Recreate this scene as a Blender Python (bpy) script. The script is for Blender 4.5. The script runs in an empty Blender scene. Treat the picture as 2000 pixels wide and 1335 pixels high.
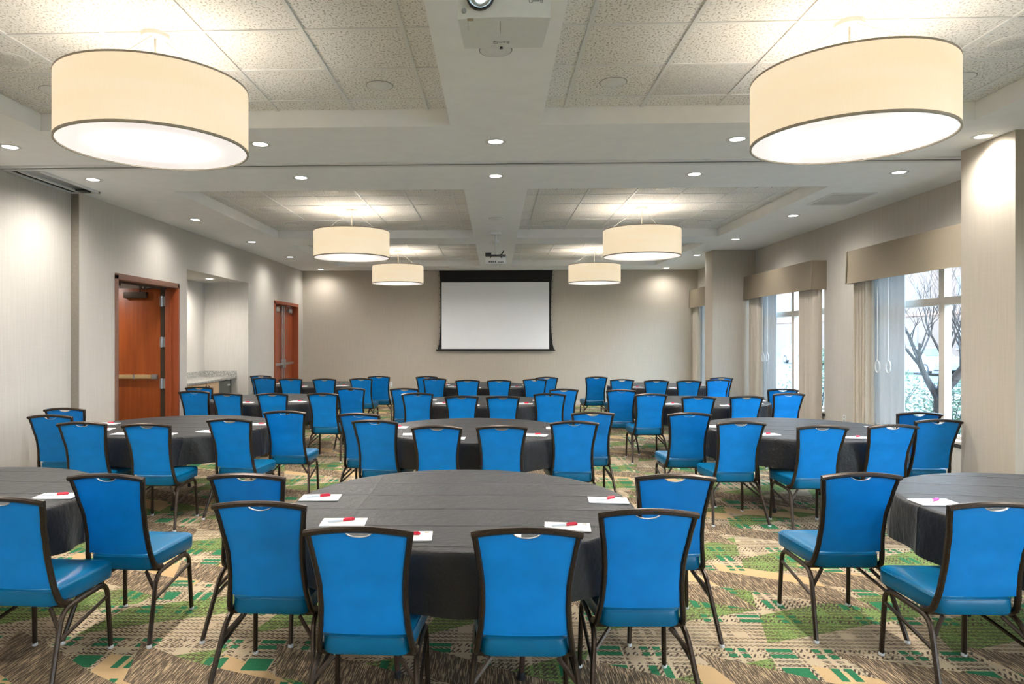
import bpy, bmesh, math, random
from mathutils import Vector, Matrix
random.seed(7)
sc = bpy.context.scene
COL = sc.collection
R = math.radians
PI = math.pi

# ------------------------------------------------------------------ camera
F_PX, YAW, HC = 1350.0, R(-2.2), 1.65          # focal length in pixels of a 2000 px wide frame
PP_X, PP_Y = 968 + F_PX * math.tan(YAW), 660.0
cam_d = bpy.data.cameras.new('camera')
cam = bpy.data.objects.new('camera', cam_d)
COL.objects.link(cam)
cam_d.sensor_fit = 'HORIZONTAL'
cam_d.sensor_width = 36.0
cam_d.lens = F_PX / 2000 * 36.0
cam_d.shift_x = (1000 - PP_X) / 2000
cam_d.shift_y = (PP_Y - 667.5) / 2000
cam_d.clip_start = 0.05
cam_d.clip_end = 300
cam.location = (0, 0, HC)
cam.rotation_euler = (R(90), 0, -YAW)
sc.camera = cam

# ------------------------------------------------------------------ world (bright hazy daylight)
SKY = 12.0
world = bpy.data.worlds.new('sky')
sc.world = world
world.use_nodes = True
wn, wl = world.node_tree.nodes, world.node_tree.links
wn.clear()
wo = wn.new('ShaderNodeOutputWorld')
wb = wn.new('ShaderNodeBackground')
wb.inputs['Strength'].default_value = SKY
wg = wn.new('ShaderNodeTexCoord')
wsep = wn.new('ShaderNodeSeparateXYZ')
wr = wn.new('ShaderNodeValToRGB')
wr.color_ramp.elements[0].position = 0.0
wr.color_ramp.elements[0].color = (0.78, 0.88, 1.0, 1)
wr.color_ramp.elements[1].position = 0.8
wr.color_ramp.elements[1].color = (0.42, 0.66, 1.0, 1)
wl.new(wg.outputs['Generated'], wsep.inputs[0])
wl.new(wsep.outputs['Z'], wr.inputs['Fac'])
wl.new(wr.outputs['Color'], wb.inputs['Color'])
wl.new(wb.outputs[0], wo.inputs['Surface'])

# ------------------------------------------------------------------ exposure / lamp levels
sc.view_settings.view_transform = 'Standard'
sc.view_settings.look = 'None'
sc.view_settings.gamma = 1.0
sc.view_settings.use_curve_mapping = False
sc.view_settings.exposure = 0.65
SPOT_W = 82.0        # recessed downlights
UP_W = 12.0           # bulb inside each drum pendant
DIFF_E = 210.0         # pendant diffuser glow
SHADE_E = 0.45        # pendant fabric glow


# ================================================================== helpers
def srgb(r, g, b):
    f = lambda c: (c / 255 / 12.92) if c / 255 <= 0.04045 else ((c / 255 + 0.055) / 1.055) ** 2.4
    return (f(r), f(g), f(b), 1.0)


class Nodes:
    """small wrapper for writing node trees"""
    def __init__(s, name, rough=0.6, metal=0.0, color=(0.8, 0.8, 0.8, 1), spec=0.5):
        s.m = bpy.data.materials.new(name)
        s.m.use_nodes = True
        s.nt = s.m.node_tree
        s.n, s.l = s.nt.nodes, s.nt.links
        s.b = s.n['Principled BSDF']
        s.out = s.n['Material Output']
        s.b.inputs['Base Color'].default_value = color
        s.b.inputs['Roughness'].default_value = rough
        s.b.inputs['Metallic'].default_value = metal
        s.b.inputs['Specular IOR Level'].default_value = spec
        s._tc = None

    def put(s, sock, v):
        if isinstance(v, bpy.types.NodeSocket):
            s.l.new(v, sock)
        else:
            sock.default_value = v

    def obj(s):
        if s._tc is None:
            s._tc = s.n.new('ShaderNodeTexCoord')
        return s._tc.outputs['Object']

    def mapping(s, vec, rot=(0, 0, 0), scale=(1, 1, 1), loc=(0, 0, 0)):
        k = s.n.new('ShaderNodeMapping')
        s.put(k.inputs['Vector'], vec)
        k.inputs['Rotation'].default_value = rot
        k.inputs['Scale'].default_value = scale
        k.inputs['Location'].default_value = loc
        return k.outputs[0]

    def math(s, op, a, b=0.0, c=0.0):
        k = s.n.new('ShaderNodeMath')
        k.operation = op
        s.put(k.inputs[0], a)
        s.put(k.inputs[1], b)
        s.put(k.inputs[2], c)
        return k.outputs[0]

    def xyz(s, vec):
        k = s.n.new('ShaderNodeSeparateXYZ')
        s.put(k.inputs[0], vec)
        return k.outputs

    def noise(s, vec, scale, detail=2.0, rough=0.5):
        k = s.n.new('ShaderNodeTexNoise')
        s.put(k.inputs['Vector'], vec)
        k.inputs['Scale'].default_value = scale
        k.inputs['Detail'].default_value = detail
        k.inputs['Roughness'].default_value = rough
        return k.outputs['Fac']

    def voronoi(s, vec, scale):
        k = s.n.new('ShaderNodeTexVoronoi')
        s.put(k.inputs['Vector'], vec)
        k.inputs['Scale'].default_value = scale
        return k.outputs

    def ramp(s, fac, stops, interp='LINEAR'):
        k = s.n.new('ShaderNodeValToRGB')
        cr = k.color_ramp
        cr.interpolation = interp
        while len(cr.elements) < len(stops):
            cr.elements.new(0.5)
        for e, (p, c) in zip(cr.elements, stops):
            e.position = p
            e.color = c if len(c) == 4 else (c[0], c[1], c[2], 1)
        s.put(k.inputs['Fac'], fac)
        return k.outputs['Color']

    def mix(s, fac, a, b, mode='MIX'):
        k = s.n.new('ShaderNodeMix')
        k.data_type = 'RGBA'
        k.blend_type = mode
        s.put(k.inputs[0], fac)
        s.put(k.inputs[6], a)
        s.put(k.inputs[7], b)
        return k.outputs[2]

    def bump(s, h, strength=0.3, dist=0.01):
        k = s.n.new('ShaderNodeBump')
        k.inputs['Strength'].default_value = strength
        k.inputs['Distance'].default_value = dist
        s.put(k.inputs['Height'], h)
        s.l.new(k.outputs[0], s.b.inputs['Normal'])
        return k.outputs[0]

    def color(s, v):
        s.put(s.b.inputs['Base Color'], v)

    def rough(s, v):
        s.put(s.b.inputs['Roughness'], v)


def grey(v):
    return (v, v, v, 1)


M = {}


def plain(name, col, rough=0.6, metal=0.0, spec=0.5, nscale=40, namp=0.08, bump=0.0):
    k = Nodes(name, rough, metal, col, spec)
    v = k.noise(k.obj(), nscale, 3)
    lo = tuple(c * (1 - namp) for c in col[:3]) + (1,)
    hi = tuple(min(1, c * (1 + namp)) for c in col[:3]) + (1,)
    k.color(k.ramp(v, [(0.3, lo), (0.7, hi)]))
    if bump:
        k.bump(v, bump, 0.004)
    M[name] = k.m
    return k


def emis(name, col, strength, base=(0.8, 0.8, 0.8, 1)):
    k = Nodes(name, 0.5, 0, base)
    k.b.inputs['Emission Color'].default_value = col
    k.b.inputs['Emission Strength'].default_value = strength
    M[name] = k.m
    return k


def wallpaper(name, col):
    k = Nodes(name, 0.75, 0, col, 0.25)
    o = k.obj()
    a = k.noise(k.mapping(o, scale=(60, 60, 1.2)), 2.0, 3)
    b = k.noise(k.mapping(o, scale=(3, 3, 140)), 1.5, 2)
    f = k.math('ADD', k.math('MULTIPLY', a, 0.7), k.math('MULTIPLY', b, 0.3))
    lo = tuple(c * 0.93 for c in col[:3]) + (1,)
    hi = tuple(min(1, c * 1.05) for c in col[:3]) + (1,)
    k.color(k.ramp(f, [(0.35, lo), (0.65, hi)]))
    k.bump(f, 0.08, 0.003)
    M[name] = k.m


def wood(name, c1, c2, rough=0.35, axis='z'):
    k = Nodes(name, rough, 0, c1, 0.5)
    sc_ = {'z': (14, 14, 0.9), 'y': (14, 0.9, 14)}[axis]
    a = k.noise(k.mapping(k.obj(), scale=sc_), 1.6, 5, 0.65)
    k.color(k.ramp(a, [(0.25, c1), (0.5, tuple((x + y) / 2 for x, y in zip(c1, c2))), (0.75, c2)]))
    M[name] = k.m


# ---------------------------------------------------------------- materials
wallpaper('wallpaper', srgb(197, 192, 184))
wallpaper('wallpaper_far', srgb(190, 181, 167))
plain('ceiling_paint', srgb(244, 245, 246), 0.8, namp=0.02, nscale=6)
plain('white_metal', srgb(225, 226, 226), 0.45, namp=0.02)
plain('white_plastic', srgb(226, 228, 228), 0.4, namp=0.02)
plain('grey_plastic', srgb(150, 152, 154), 0.45, namp=0.05)
plain('dark_plastic', srgb(38, 40, 44), 0.4, namp=0.1)
plain('dark_gap', srgb(26, 24, 22), 0.8)
plain('steel', srgb(176, 180, 184), 0.3, 0.9, namp=0.05)
plain('satin_brass', srgb(214, 186, 140), 0.35, 0.6, namp=0.05)
plain('closer_bronze', srgb(70, 56, 44), 0.5, 0.4)
plain('rod_wire', srgb(205, 205, 202), 0.4, 0.2)
plain('shade_trim', srgb(178, 168, 150), 0.5, 0.1)
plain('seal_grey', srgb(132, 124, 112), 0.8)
plain('glide', srgb(215, 218, 220), 0.4)
plain('table_leg', srgb(70, 52, 44), 0.45, 0.4)
plain('plywood', srgb(150, 120, 85), 0.6)
plain('paper', srgb(238, 238, 236), 0.8, namp=0.01)
plain('paper_print', srgb(170, 150, 110), 0.8)
plain('pen_white', srgb(225, 235, 245), 0.35)
plain('pen_red', srgb(214, 30, 62), 0.35)
plain('pen_pink', srgb(214, 60, 150), 0.35)
plain('screen_white', srgb(248, 249, 252), 0.85, namp=0.004)
plain('screen_black', srgb(22, 20, 20), 0.8)
plain('valance_cloth', srgb(136, 124, 106), 0.85, nscale=160, namp=0.1, bump=0.15)
plain('drape_cloth', srgb(206, 197, 183), 0.85, nscale=160, namp=0.08, bump=0.1)
plain('window_frame', srgb(205, 196, 182), 0.5, namp=0.03)
plain('sill_dark', srgb(60, 56, 52), 0.5)
plain('cabinet_inner', srgb(120, 120, 112), 0.5)
plain('fridge_grey', srgb(96, 98, 92), 0.4, 0.3)
plain('asphalt', srgb(84, 84, 84), 0.95, nscale=30, namp=0.15)
plain('kerb', srgb(120, 116, 110), 0.95)
plain('paving', srgb(98, 93, 86), 0.95, nscale=25, namp=0.12)
plain('facade', srgb(108, 91, 81), 0.95, nscale=6, namp=0.06)
plain('facade_band', srgb(126, 98, 84), 0.95, nscale=10)
plain('facade_window', srgb(40, 46, 54), 0.2)
plain('bark', srgb(66, 57, 52), 0.95, nscale=30, namp=0.25, bump=0.4)
plain('leaf', srgb(46, 64, 28), 0.7, nscale=3, namp=0.35)
plain('car_white', srgb(132, 134, 136), 0.25)
plain('car_glass', srgb(40, 48, 56), 0.1)
plain('tyre', srgb(34, 34, 36), 0.8)
plain('lens_ring', srgb(18, 22, 28), 0.3)

wood('door_wood', srgb(130, 58, 18), srgb(162, 80, 30), 0.35)
wood('door_wood_red', srgb(132, 58, 30), srgb(164, 82, 48), 0.35)
wood('frame_wood', srgb(140, 64, 28), srgb(160, 78, 40), 0.45)
plain('frame_paint', srgb(122, 88, 72), 0.5)
wood('maple', srgb(196, 160, 120), srgb(222, 190, 152), 0.45)

# ceiling tile: fissured mineral fibre
k = Nodes('ceiling_tile', 0.9, 0, grey(0.7), 0.2)
o = k.obj()
w = k.mapping(o, scale=(1, 0.75, 1))
n1 = k.noise(w, 75, 2, 0.6)
n2 = k.noise(k.mapping(o, scale=(1, 1, 1), loc=(3, 1, 0)), 170, 2, 0.6)
fis = k.math('MAXIMUM', k.ramp(n1, [(0.53, grey(0)), (0.64, grey(1))]), k.math('MULTIPLY', k.ramp(n2, [(0.58, grey(0)), (0.7, grey(1))]), 0.6))
k.color(k.mix(fis, srgb(238, 237, 235), srgb(176, 174, 170)))
k.bump(fis, -0.5, 0.004)
M['ceiling_tile'] = k.m
k = Nodes('perforated', 0.6, 0, grey(0.7), 0.3)
v = k.voronoi(k.obj(), 75)['Distance']
k.color(k.ramp(v, [(0.28, srgb(185, 184, 182)), (0.42, srgb(222, 221, 219))]))
M['perforated'] = k.m

# blue vinyl
def vinyl(name, col, rough):
    k = Nodes(name, rough, 0, col, 0.3)
    g = k.voronoi(k.obj(), 420)['Distance']
    n = k.noise(k.obj(), 9, 2)
    lo = tuple(c * 0.93 for c in col[:3]) + (1,)
    hi = tuple(c * 1.06 for c in col[:3]) + (1,)
    k.color(k.ramp(n, [(0.3, lo), (0.7, hi)]))
    k.bump(g, 0.08, 0.001)
    M[name] = k.m


vinyl('blue_vinyl', srgb(0, 126, 206), 0.45)
vinyl('seat_vinyl', srgb(0, 96, 138), 0.30)  # same vinyl as the backs, with the ceiling's reflection painted in as teal

# hammered bronze frame
k = Nodes('bronze', 0.34, 0.6, srgb(52, 44, 38), 0.5)
n = k.noise(k.obj(), 380, 2)
k.color(k.ramp(n, [(0.35, srgb(36, 30, 26)), (0.7, srgb(76, 62, 50))]))
k.bump(n, 0.25, 0.001)
M['bronze'] = k.m

# black tablecloth with pressed fold creases
k = Nodes('black_cloth', 0.5, 0, srgb(38, 36, 36), 0.4)
k.b.inputs['Sheen Weight'].default_value = 0.06
k.b.inputs['Sheen Roughness'].default_value = 0.4
o = k.obj()
x, y, z = k.xyz(o)
def crease(s, p):
    f = k.math('PINGPONG', k.math('ADD', s, k.math('MULTIPLY', k.noise(o, 2.0, 2), 0.05)), p)
    return k.math('POWER', k.math('DIVIDE', f, p), 14.0)
cr = k.math('ADD', crease(y, 0.16), k.math('MULTIPLY', crease(x, 0.52), 0.5))
wr_ = k.noise(k.mapping(o, scale=(1, 1.5, 1)), 17, 4, 0.6)
hgt = k.math('ADD', k.math('MULTIPLY', cr, 0.6), k.math('MULTIPLY', wr_, 0.55))
k.bump(hgt, 0.9, 0.014)
weave = k.noise(o, 300, 1)
k.color(k.ramp(weave, [(0.3, srgb(17, 17, 18)), (0.7, srgb(31, 30, 30))]))
M['black_cloth'] = k.m

# granite
k = Nodes('granite', 0.25, 0, grey(0.4), 0.5)
v = k.voronoi(k.obj(), 130)['Color']
n = k.noise(k.obj(), 60, 3)
k.color(k.ramp(k.math('ADD', k.math('MULTIPLY', k.xyz(v)[0], 0.6), k.math('MULTIPLY', n, 0.4)), [(0.2, srgb(90, 88, 84)), (0.5, srgb(160, 158, 152)), (0.8, srgb(205, 202, 194))]))
M['granite'] = k.m

# glass: thin pane
k = Nodes('glass', 0.02)
tr = k.n.new('ShaderNodeBsdfTransparent')
tr.inputs[0].default_value = (0.93, 0.97, 0.97, 1)
gl = k.n.new('ShaderNodeBsdfGlossy')
gl.inputs['Roughness'].default_value = 0.02
mx = k.n.new('ShaderNodeMixShader')
mx.inputs[0].default_value = 0.06
k.l.new(tr.outputs[0], mx.inputs[1])
k.l.new(gl.outputs[0], mx.inputs[2])
k.l.new(mx.outputs[0], k.out.inputs['Surface'])
M['glass'] = k.m

# sheer curtain
k = Nodes('sheer', 0.9)
tr = k.n.new('ShaderNodeBsdfTransparent')
tl = k.n.new('ShaderNodeBsdfTranslucent')
df = k.n.new('ShaderNodeBsdfDiffuse')
tl.inputs[0].default_value = srgb(150, 152, 152)
df.inputs[0].default_value = srgb(215, 216, 214)
m1 = k.n.new('ShaderNodeMixShader')
m2 = k.n.new('ShaderNodeMixShader')
m1.inputs[0].default_value = 0.6
m2.inputs[0].default_value = 0.85
k.l.new(tl.outputs[0], m1.inputs[1])
k.l.new(df.outputs[0], m1.inputs[2])
k.l.new(tr.outputs[0], m2.inputs[1])
k.l.new(m1.outputs[0], m2.inputs[2])
k.l.new(m2.outputs[0], k.out.inputs['Surface'])
M['sheer'] = k.m

# pendant shade fabric (lit from inside) and diffuser
k = emis('shade_fabric', srgb(250, 226, 186), SHADE_E, srgb(225, 205, 170))
f = k.noise(k.mapping(k.obj(), scale=(1, 1, 0.06)), 160, 2)
h = k.noise(k.mapping(k.obj(), scale=(0.4, 0.4, 3)), 3, 2)
k.put(k.b.inputs['Emission Color'], k.mix(0.6, k.ramp(f, [(0.3, srgb(244, 222, 186)), (0.7, srgb(252, 235, 208))]), k.ramp(h, [(0.3, srgb(244, 220, 182)), (0.7, srgb(252, 236, 212))])))
k = emis('diffuser', (1, 0.935, 0.895, 1), 1.0)
dx_, dy_, _ = k.xyz(k.obj())
r2 = k.math('ADD', k.math('MULTIPLY', dx_, dx_), k.math('MULTIPLY', dy_, dy_))
k.put(k.b.inputs['Emission Strength'], k.math('ADD', 0.46, k.math('MULTIPLY', DIFF_E, k.math('POWER', 2.718, k.math('MULTIPLY', r2, -1 / .135 ** 2)))))
k.b.inputs['Roughness'].default_value = 0.15
emis('downlight_lens', (1, 0.95, 0.86, 1), 12.0)
emis('projector_glow', (0.75, 0.95, 1, 1), 1.6)

# carpet: axis-aligned plaid of green cells and dashed bands over sawtooth patches
k = Nodes('carpet', 0.95, 0, srgb(190, 165, 130), 0.1)
o = k.obj()
px_, py_, _ = k.xyz(o)
jit = k.noise(o, 120, 1)
u = k.math('ADD', px_, k.math('MULTIPLY', jit, 0.008))
v = k.math('ADD', py_, k.math('MULTIPLY', jit, 0.008))
def frac(a, p, off=0.0):
    return k.math('FRACT', k.math('ADD', k.math('DIVIDE', a, p), off))
def band(a, lo, hi):
    return k.math('MULTIPLY', k.math('GREATER_THAN', a, lo), k.math('LESS_THAN', a, hi))
def OR(*a):
    r = a[0]
    for b in a[1:]:
        r = k.math('MAXIMUM', r, b)
    return r
def AND(a, b):
    return k.math('MULTIPLY', a, b)
PER = 0.90
def cells(a, c0):
    d = k.math('ABSOLUTE', k.math('MULTIPLY', k.math('SUBTRACT', frac(k.math('SUBTRACT', a, c0), PER, 0.5), 0.5), PER))
    wide = k.math('LESS_THAN', d, 0.066)
    thin = band(d, 0.076, 0.092)
    pair = OR(band(d, 0.172, 0.212), band(d, 0.238, 0.278))
    field = band(d, 0.30, 0.41)
    return wide, thin, pair, field
wu, tu, pu, fu = cells(u, 1.50)
wv, tv, pv, fv = cells(v, 4.36)
# twill dashes
dg = k.math('GREATER_THAN', frac(k.math('ADD', u, k.math('MULTIPLY', v, 1.6)), 0.030), 0.40)
dg2 = k.math('GREATER_THAN', frac(k.math('SUBTRACT', k.math('MULTIPLY', u, 1.6), v), 0.04), 0.5)
row = k.math('GREATER_THAN', frac(v, 0.044), 0.36)
colm = k.math('GREATER_THAN', frac(u, 0.044), 0.36)
big = k.noise(o, 0.35, 1)
def saw(a, b, p, amp, per, off):
    return frac(k.math('ADD', b, k.math('MULTIPLY', frac(a, p, off), amp)), per, off)
wob = k.math('MULTIPLY', big, 0.9)
z1 = saw(k.math('ADD', px_, k.math('MULTIPLY', py_, 0.3)), k.math('ADD', py_, wob), 0.74, 0.42, 1.30, 0.10)
z2 = saw(k.math('SUBTRACT', k.math('MULTIPLY', py_, 0.25), px_), k.math('SUBTRACT', py_, wob), 0.95, 0.50, 1.12, 0.55)
z3 = saw(px_, k.math('SUBTRACT', k.math('MULTIPLY', py_, 1.0), wob), 0.6, 0.3, 1.7, 0.35)
streak = k.noise(k.mapping(o, rot=(0, 0, R(6)), scale=(9, 0.45, 1)), 20, 2, 0.6)
brown_m = band(z1, 0.0, 0.29)
tan_m = band(z3, 0.0, 0.16)
green_m = band(z2, 0.0, 0.37)
BEIGE, TAN, BROWN, DARK = srgb(196, 174, 142), srgb(196, 166, 124), srgb(96, 84, 70), srgb(88, 76, 64)
LIME, GREEN = srgb(138, 150, 78), srgb(36, 104, 68)
base = k.mix(k.noise(o, 3.5, 2), BEIGE, srgb(180, 166, 142))
limec = k.mix(k.math('MULTIPLY', AND(dg, row), 0.5), k.mix(k.ramp(k.noise(o, 85, 2, 0.6), [(0.4, grey(0)), (0.6, grey(1))]), srgb(92, 122, 66), srgb(150, 164, 96)), srgb(80, 108, 72))
base = k.mix(green_m, base, limec)
# dashed bands
hx = OR(wu, pu, tu)
hy = OR(wv, pv, tv)
base = k.mix(AND(hx, AND(dg, row)), base, DARK)
base = k.mix(AND(hy, AND(dg2, colm)), base, DARK)
base = k.mix(k.math('MULTIPLY', AND(OR(fu, fv), AND(dg, row)), 0.75), base, DARK)
g_m = AND(OR(wu, pu), OR(wv, pv))
base = k.mix(g_m, base, k.mix(k.noise(o, 60, 2), GREEN, srgb(58, 128, 90)))
base = k.mix(AND(tan_m, k.math('SUBTRACT', 1.0, g_m)), base, TAN)
brownc = k.mix(k.ramp(streak, [(0.50, grey(0)), (0.60, grey(1))]), BROWN, srgb(188, 164, 132))
base = k.mix(brown_m, base, brownc)
pile = k.noise(o, 260, 2, 0.7)
base = k.mix(0.35, base, k.ramp(pile, [(0.25, grey(0.12)), (0.75, grey(0.8))]), 'SOFT_LIGHT')
k.color(base)
k.bump(pile, 0.6, 0.004)
M['carpet'] = k.m


# ---------------------------------------------------------------- mesh builder
class MB:
    def __init__(s):
        s.v, s.f = [], []

    def add(s, vs, fs):
        o = len(s.v)
        s.v += [tuple(p) for p in vs]
        s.f += [tuple(i + o for i in q) for q in fs]
        return s

    def box(s, x0, x1, y0, y1, z0, z1, ch=0.0, mat=None):
        if ch <= 0:
            vs = [(x, y, z) for z in (z0, z1) for x, y in ((x0, y0), (x1, y0), (x1, y1), (x0, y1))]
            fs = [(3, 2, 1, 0), (4, 5, 6, 7), (0, 1, 5, 4), (1, 2, 6, 5), (2, 3, 7, 6), (3, 0, 4, 7)]
        else:
            bm = bmesh.new()
            bmesh.ops.create_cube(bm, size=1.0)
            for q in bm.verts:
                q.co = Vector(((x0 + x1) / 2 + q.co.x * (x1 - x0), (y0 + y1) / 2 + q.co.y * (y1 - y0), (z0 + z1) / 2 + q.co.z * (z1 - z0)))
            bmesh.ops.bevel(bm, geom=list(bm.edges), offset=ch, segments=2, profile=0.6, affect='EDGES')
            bm.verts.index_update()
            vs = [q.co.copy() for q in bm.verts]
            fs = [tuple(w.index for w in f.verts) for f in bm.faces]
            bm.free()
        if mat is not None:
            vs = [mat @ Vector(p) for p in vs]
        return s.add(vs, fs)

    def tube(s, path, rx, ry=None, n=8, side=Vector((1, 0, 0)), caps=True, square=False):
        """sweep an ellipse (or rounded rectangle) along path; side = rough direction of the rx axis"""
        path = [Vector(p) for p in path]
        m = len(path)
        rx = rx if isinstance(rx, (list, tuple)) else [rx] * m
        ry = rx if ry is None else (ry if isinstance(ry, (list, tuple)) else [ry] * m)
        vs, fs = [], []
        for i, p in enumerate(path):
            t = (path[min(i + 1, m - 1)] - path[max(i - 1, 0)]).normalized()
            a = side - t * side.dot(t)
            if a.length < 1e-4:
                a = Vector((0, 1, 0)) - t * t.y
            a.normalize()
            b = t.cross(a)
            for j in range(n):
                q = 2 * PI * (j + 0.5) / n
                cx, sy = math.cos(q), math.sin(q)
                if square:
                    e = max(abs(cx), abs(sy))
                    w = 0.82
                    cx, sy = cx / (w * e + (1 - w)), sy / (w * e + (1 - w))
                vs.append(p + a * cx * rx[i] + b * sy * ry[i])
        for i in range(m - 1):
            for j in range(n):
                fs.append((i * n + j, i * n + (j + 1) % n, (i + 1) * n + (j + 1) % n, (i + 1) * n + j))
        if caps:
            fs.append(tuple(range(n - 1, -1, -1)))
            fs.append(tuple((m - 1) * n + j for j in range(n)))
        return s.add(vs, fs)

    def lathe(s, prof, n=32, c=(0, 0, 0), cap0=False, cap1=False):
        vs, fs = [], []
        m = len(prof)
        for r, z in prof:
            for j in range(n):
                q = 2 * PI * j / n
                vs.append((c[0] + r * math.cos(q), c[1] + r * math.sin(q), c[2] + z))
        for i in range(m - 1):
            for j in range(n):
                fs.append((i * n + j, i * n + (j + 1) % n, (i + 1) * n + (j + 1) % n, (i + 1) * n + j))
        if cap0:
            fs.append(tuple(range(n - 1, -1, -1)))
        if cap1:
            fs.append(tuple((m - 1) * n + j for j in range(n)))
        return s.add(vs, fs)

    def prism(s, poly, a0, a1, axis='y', mat=None):
        """poly = 2D outline; axis y: (x,z) swept in y; axis x: (y,z) swept in x; axis z: (x,y) swept in z"""
        n = len(poly)
        P = {'y': lambda p, a: (p[0], a, p[1]), 'x': lambda p, a: (a, p[0], p[1]), 'z': lambda p, a: (p[0], p[1], a)}[axis]
        vs = [P(p, a0) for p in poly] + [P(p, a1) for p in poly]
        if mat is not None:
            vs = [mat @ Vector(p) for p in vs]
        fs = [tuple(range(n - 1, -1, -1)), tuple(range(n, 2 * n))] + [(i, (i + 1) % n, n + (i + 1) % n, n + i) for i in range(n)]
        return s.add(vs, fs)

    def mesh(s, name, mat, smooth=35):
        me = bpy.data.meshes.new(name)
        me.from_pydata(s.v, [], s.f)
        me.update()
        bm = bmesh.new()
        bm.from_mesh(me)
        bmesh.ops.recalc_face_normals(bm, faces=list(bm.faces))
        bm.to_mesh(me)
        bm.free()
        if smooth:
            me.shade_smooth()
            me.set_sharp_from_angle(angle=R(smooth))
        me.materials.append(M[mat])
        return me

    def build(s, name, mat, parent=None, smooth=35):
        return link(name, s.mesh(name, mat, smooth), parent)


def link(name, data, parent=None):
    o = bpy.data.objects.new(name, data)
    COL.objects.link(o)
    if parent is not None:
        o.parent = parent
    return o


def tag(o, label=None, cat=None, group=None, kind=None):
    for kk, vv in (('label', label), ('category', cat), ('group', group), ('kind', kind)):
        if vv:
            o[kk] = vv
    return o


def thing(name, loc=(0, 0, 0), label=None, cat=None, group=None, kind=None, rz=0.0):
    o = link(name, None)
    o.empty_display_size = 0.1
    o.location = loc
    o.rotation_euler = (0, 0, rz)
    return tag(o, label, cat, group, kind)


def copy_tree(o, parent=None):
    c = o.copy()
    COL.objects.link(c)
    c.parent = parent
    for ch in list(o.children):
        copy_tree(ch, c)
    return c


def box(name, mat, b, parent=None, ch=0.0, **kw):
    o = MB().box(*b, ch=ch).build(name, mat, parent)
    return tag(o, **kw) if kw else o


def fillet(pts, r, n=5):
    """round the inner corners of a polyline"""
    pts = [Vector(p) for p in pts]
    out = [pts[0]]
    for i in range(1, len(pts) - 1):
        a, b, c = pts[i - 1], pts[i], pts[i + 1]
        d1, d2 = (a - b), (c - b)
        rr = min(r, d1.length * 0.49, d2.length * 0.49)
        p, q = b + d1.normalized() * rr, b + d2.normalized() * rr
        for j in range(n + 1):
            t = j / n
            out.append(p * (1 - t) ** 2 + b * 2 * t * (1 - t) + q * t ** 2)
    out.append(pts[-1])
    return out


def text_mesh(name, body, size, mat, parent, matrix):
    cu = bpy.data.curves.new('lettering', 'FONT')
    cu.body = body
    cu.size = size
    cu.align_x = 'CENTER'
    cu.align_y = 'CENTER'
    cu.extrude = 0.0006
    t = bpy.data.objects.new('lettering', cu)
    COL.objects.link(t)
    bpy.context.view_layer.update()
    me = bpy.data.meshes.new_from_object(t.evaluated_get(bpy.context.evaluated_depsgraph_get()))
    bpy.data.objects.remove(t)
    me.materials.clear()
    me.materials.append(M[mat])
    me.transform(matrix)
    return link(name, me, parent)


# ================================================================== the room shell
XL, XLN, XR, YF, YB = -4.84, -4.93, 4.97, 17.2, -7.0
ZS, ZT = 3.34, 3.48              # soffit, tile plane
XC, XCO = 0.36, 3.71             # coffer inner / outer edges
BAYS = [(-4.6, -0.9), (2.0, 5.50), (7.85, 11.66), (12.42, 16.18)]
ROW0 = [-0.92, 5.27, 8.25, 12.95]       # one cross joint of each bay's tile grid

MB().box(-7.6, 5.3, YB, YF + 0.2, -0.2, 0.0).build('floor', 'carpet')
tag(bpy.data.objects['floor'], 'patterned carpet floor of tan, brown and green plaid', kind='structure')

# ceiling: painted soffit with six coffers
m = MB()
xb = [-5.4, -XCO, -XC, XC, XCO, 5.4]
yb = [YB - 0.2] + [q for b in BAYS for q in b] + [YF + 0.2]
for i in range(5):
    for j in range(len(yb) - 1):
        if i in (1, 3) and j % 2 == 1:
            continue
        m.box(xb[i], xb[i + 1], yb[j], yb[j + 1], ZS, ZT + 0.12)
m.box(-5.4, 5.4, YB - 0.2, YF + 0.2, ZT + 0.12, ZT + 0.2)
ceiling = tag(m.build('ceiling', 'ceiling_paint', smooth=0), 'white painted ceiling with six recessed tiled coffers', kind='structure')

tile_cache = {}
def tile(x0, x1, y0, y1, mat):
    w, d = round(x1 - x0, 3), round(y1 - y0, 3)
    if w < 0.03 or d < 0.03:
        return
    key = (w, d, mat)
    if key not in tile_cache:
        tile_cache[key] = MB().box(-w / 2 + .004, w / 2 - .004, -d / 2 + .004, d / 2 - .004, 0, 0.02).mesh('ceiling_tile', mat, 0)
    o = link('ceiling_tile', tile_cache[key], ceiling)
    o.location = ((x0 + x1) / 2, (y0 + y1) / 2, ZT)

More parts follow.
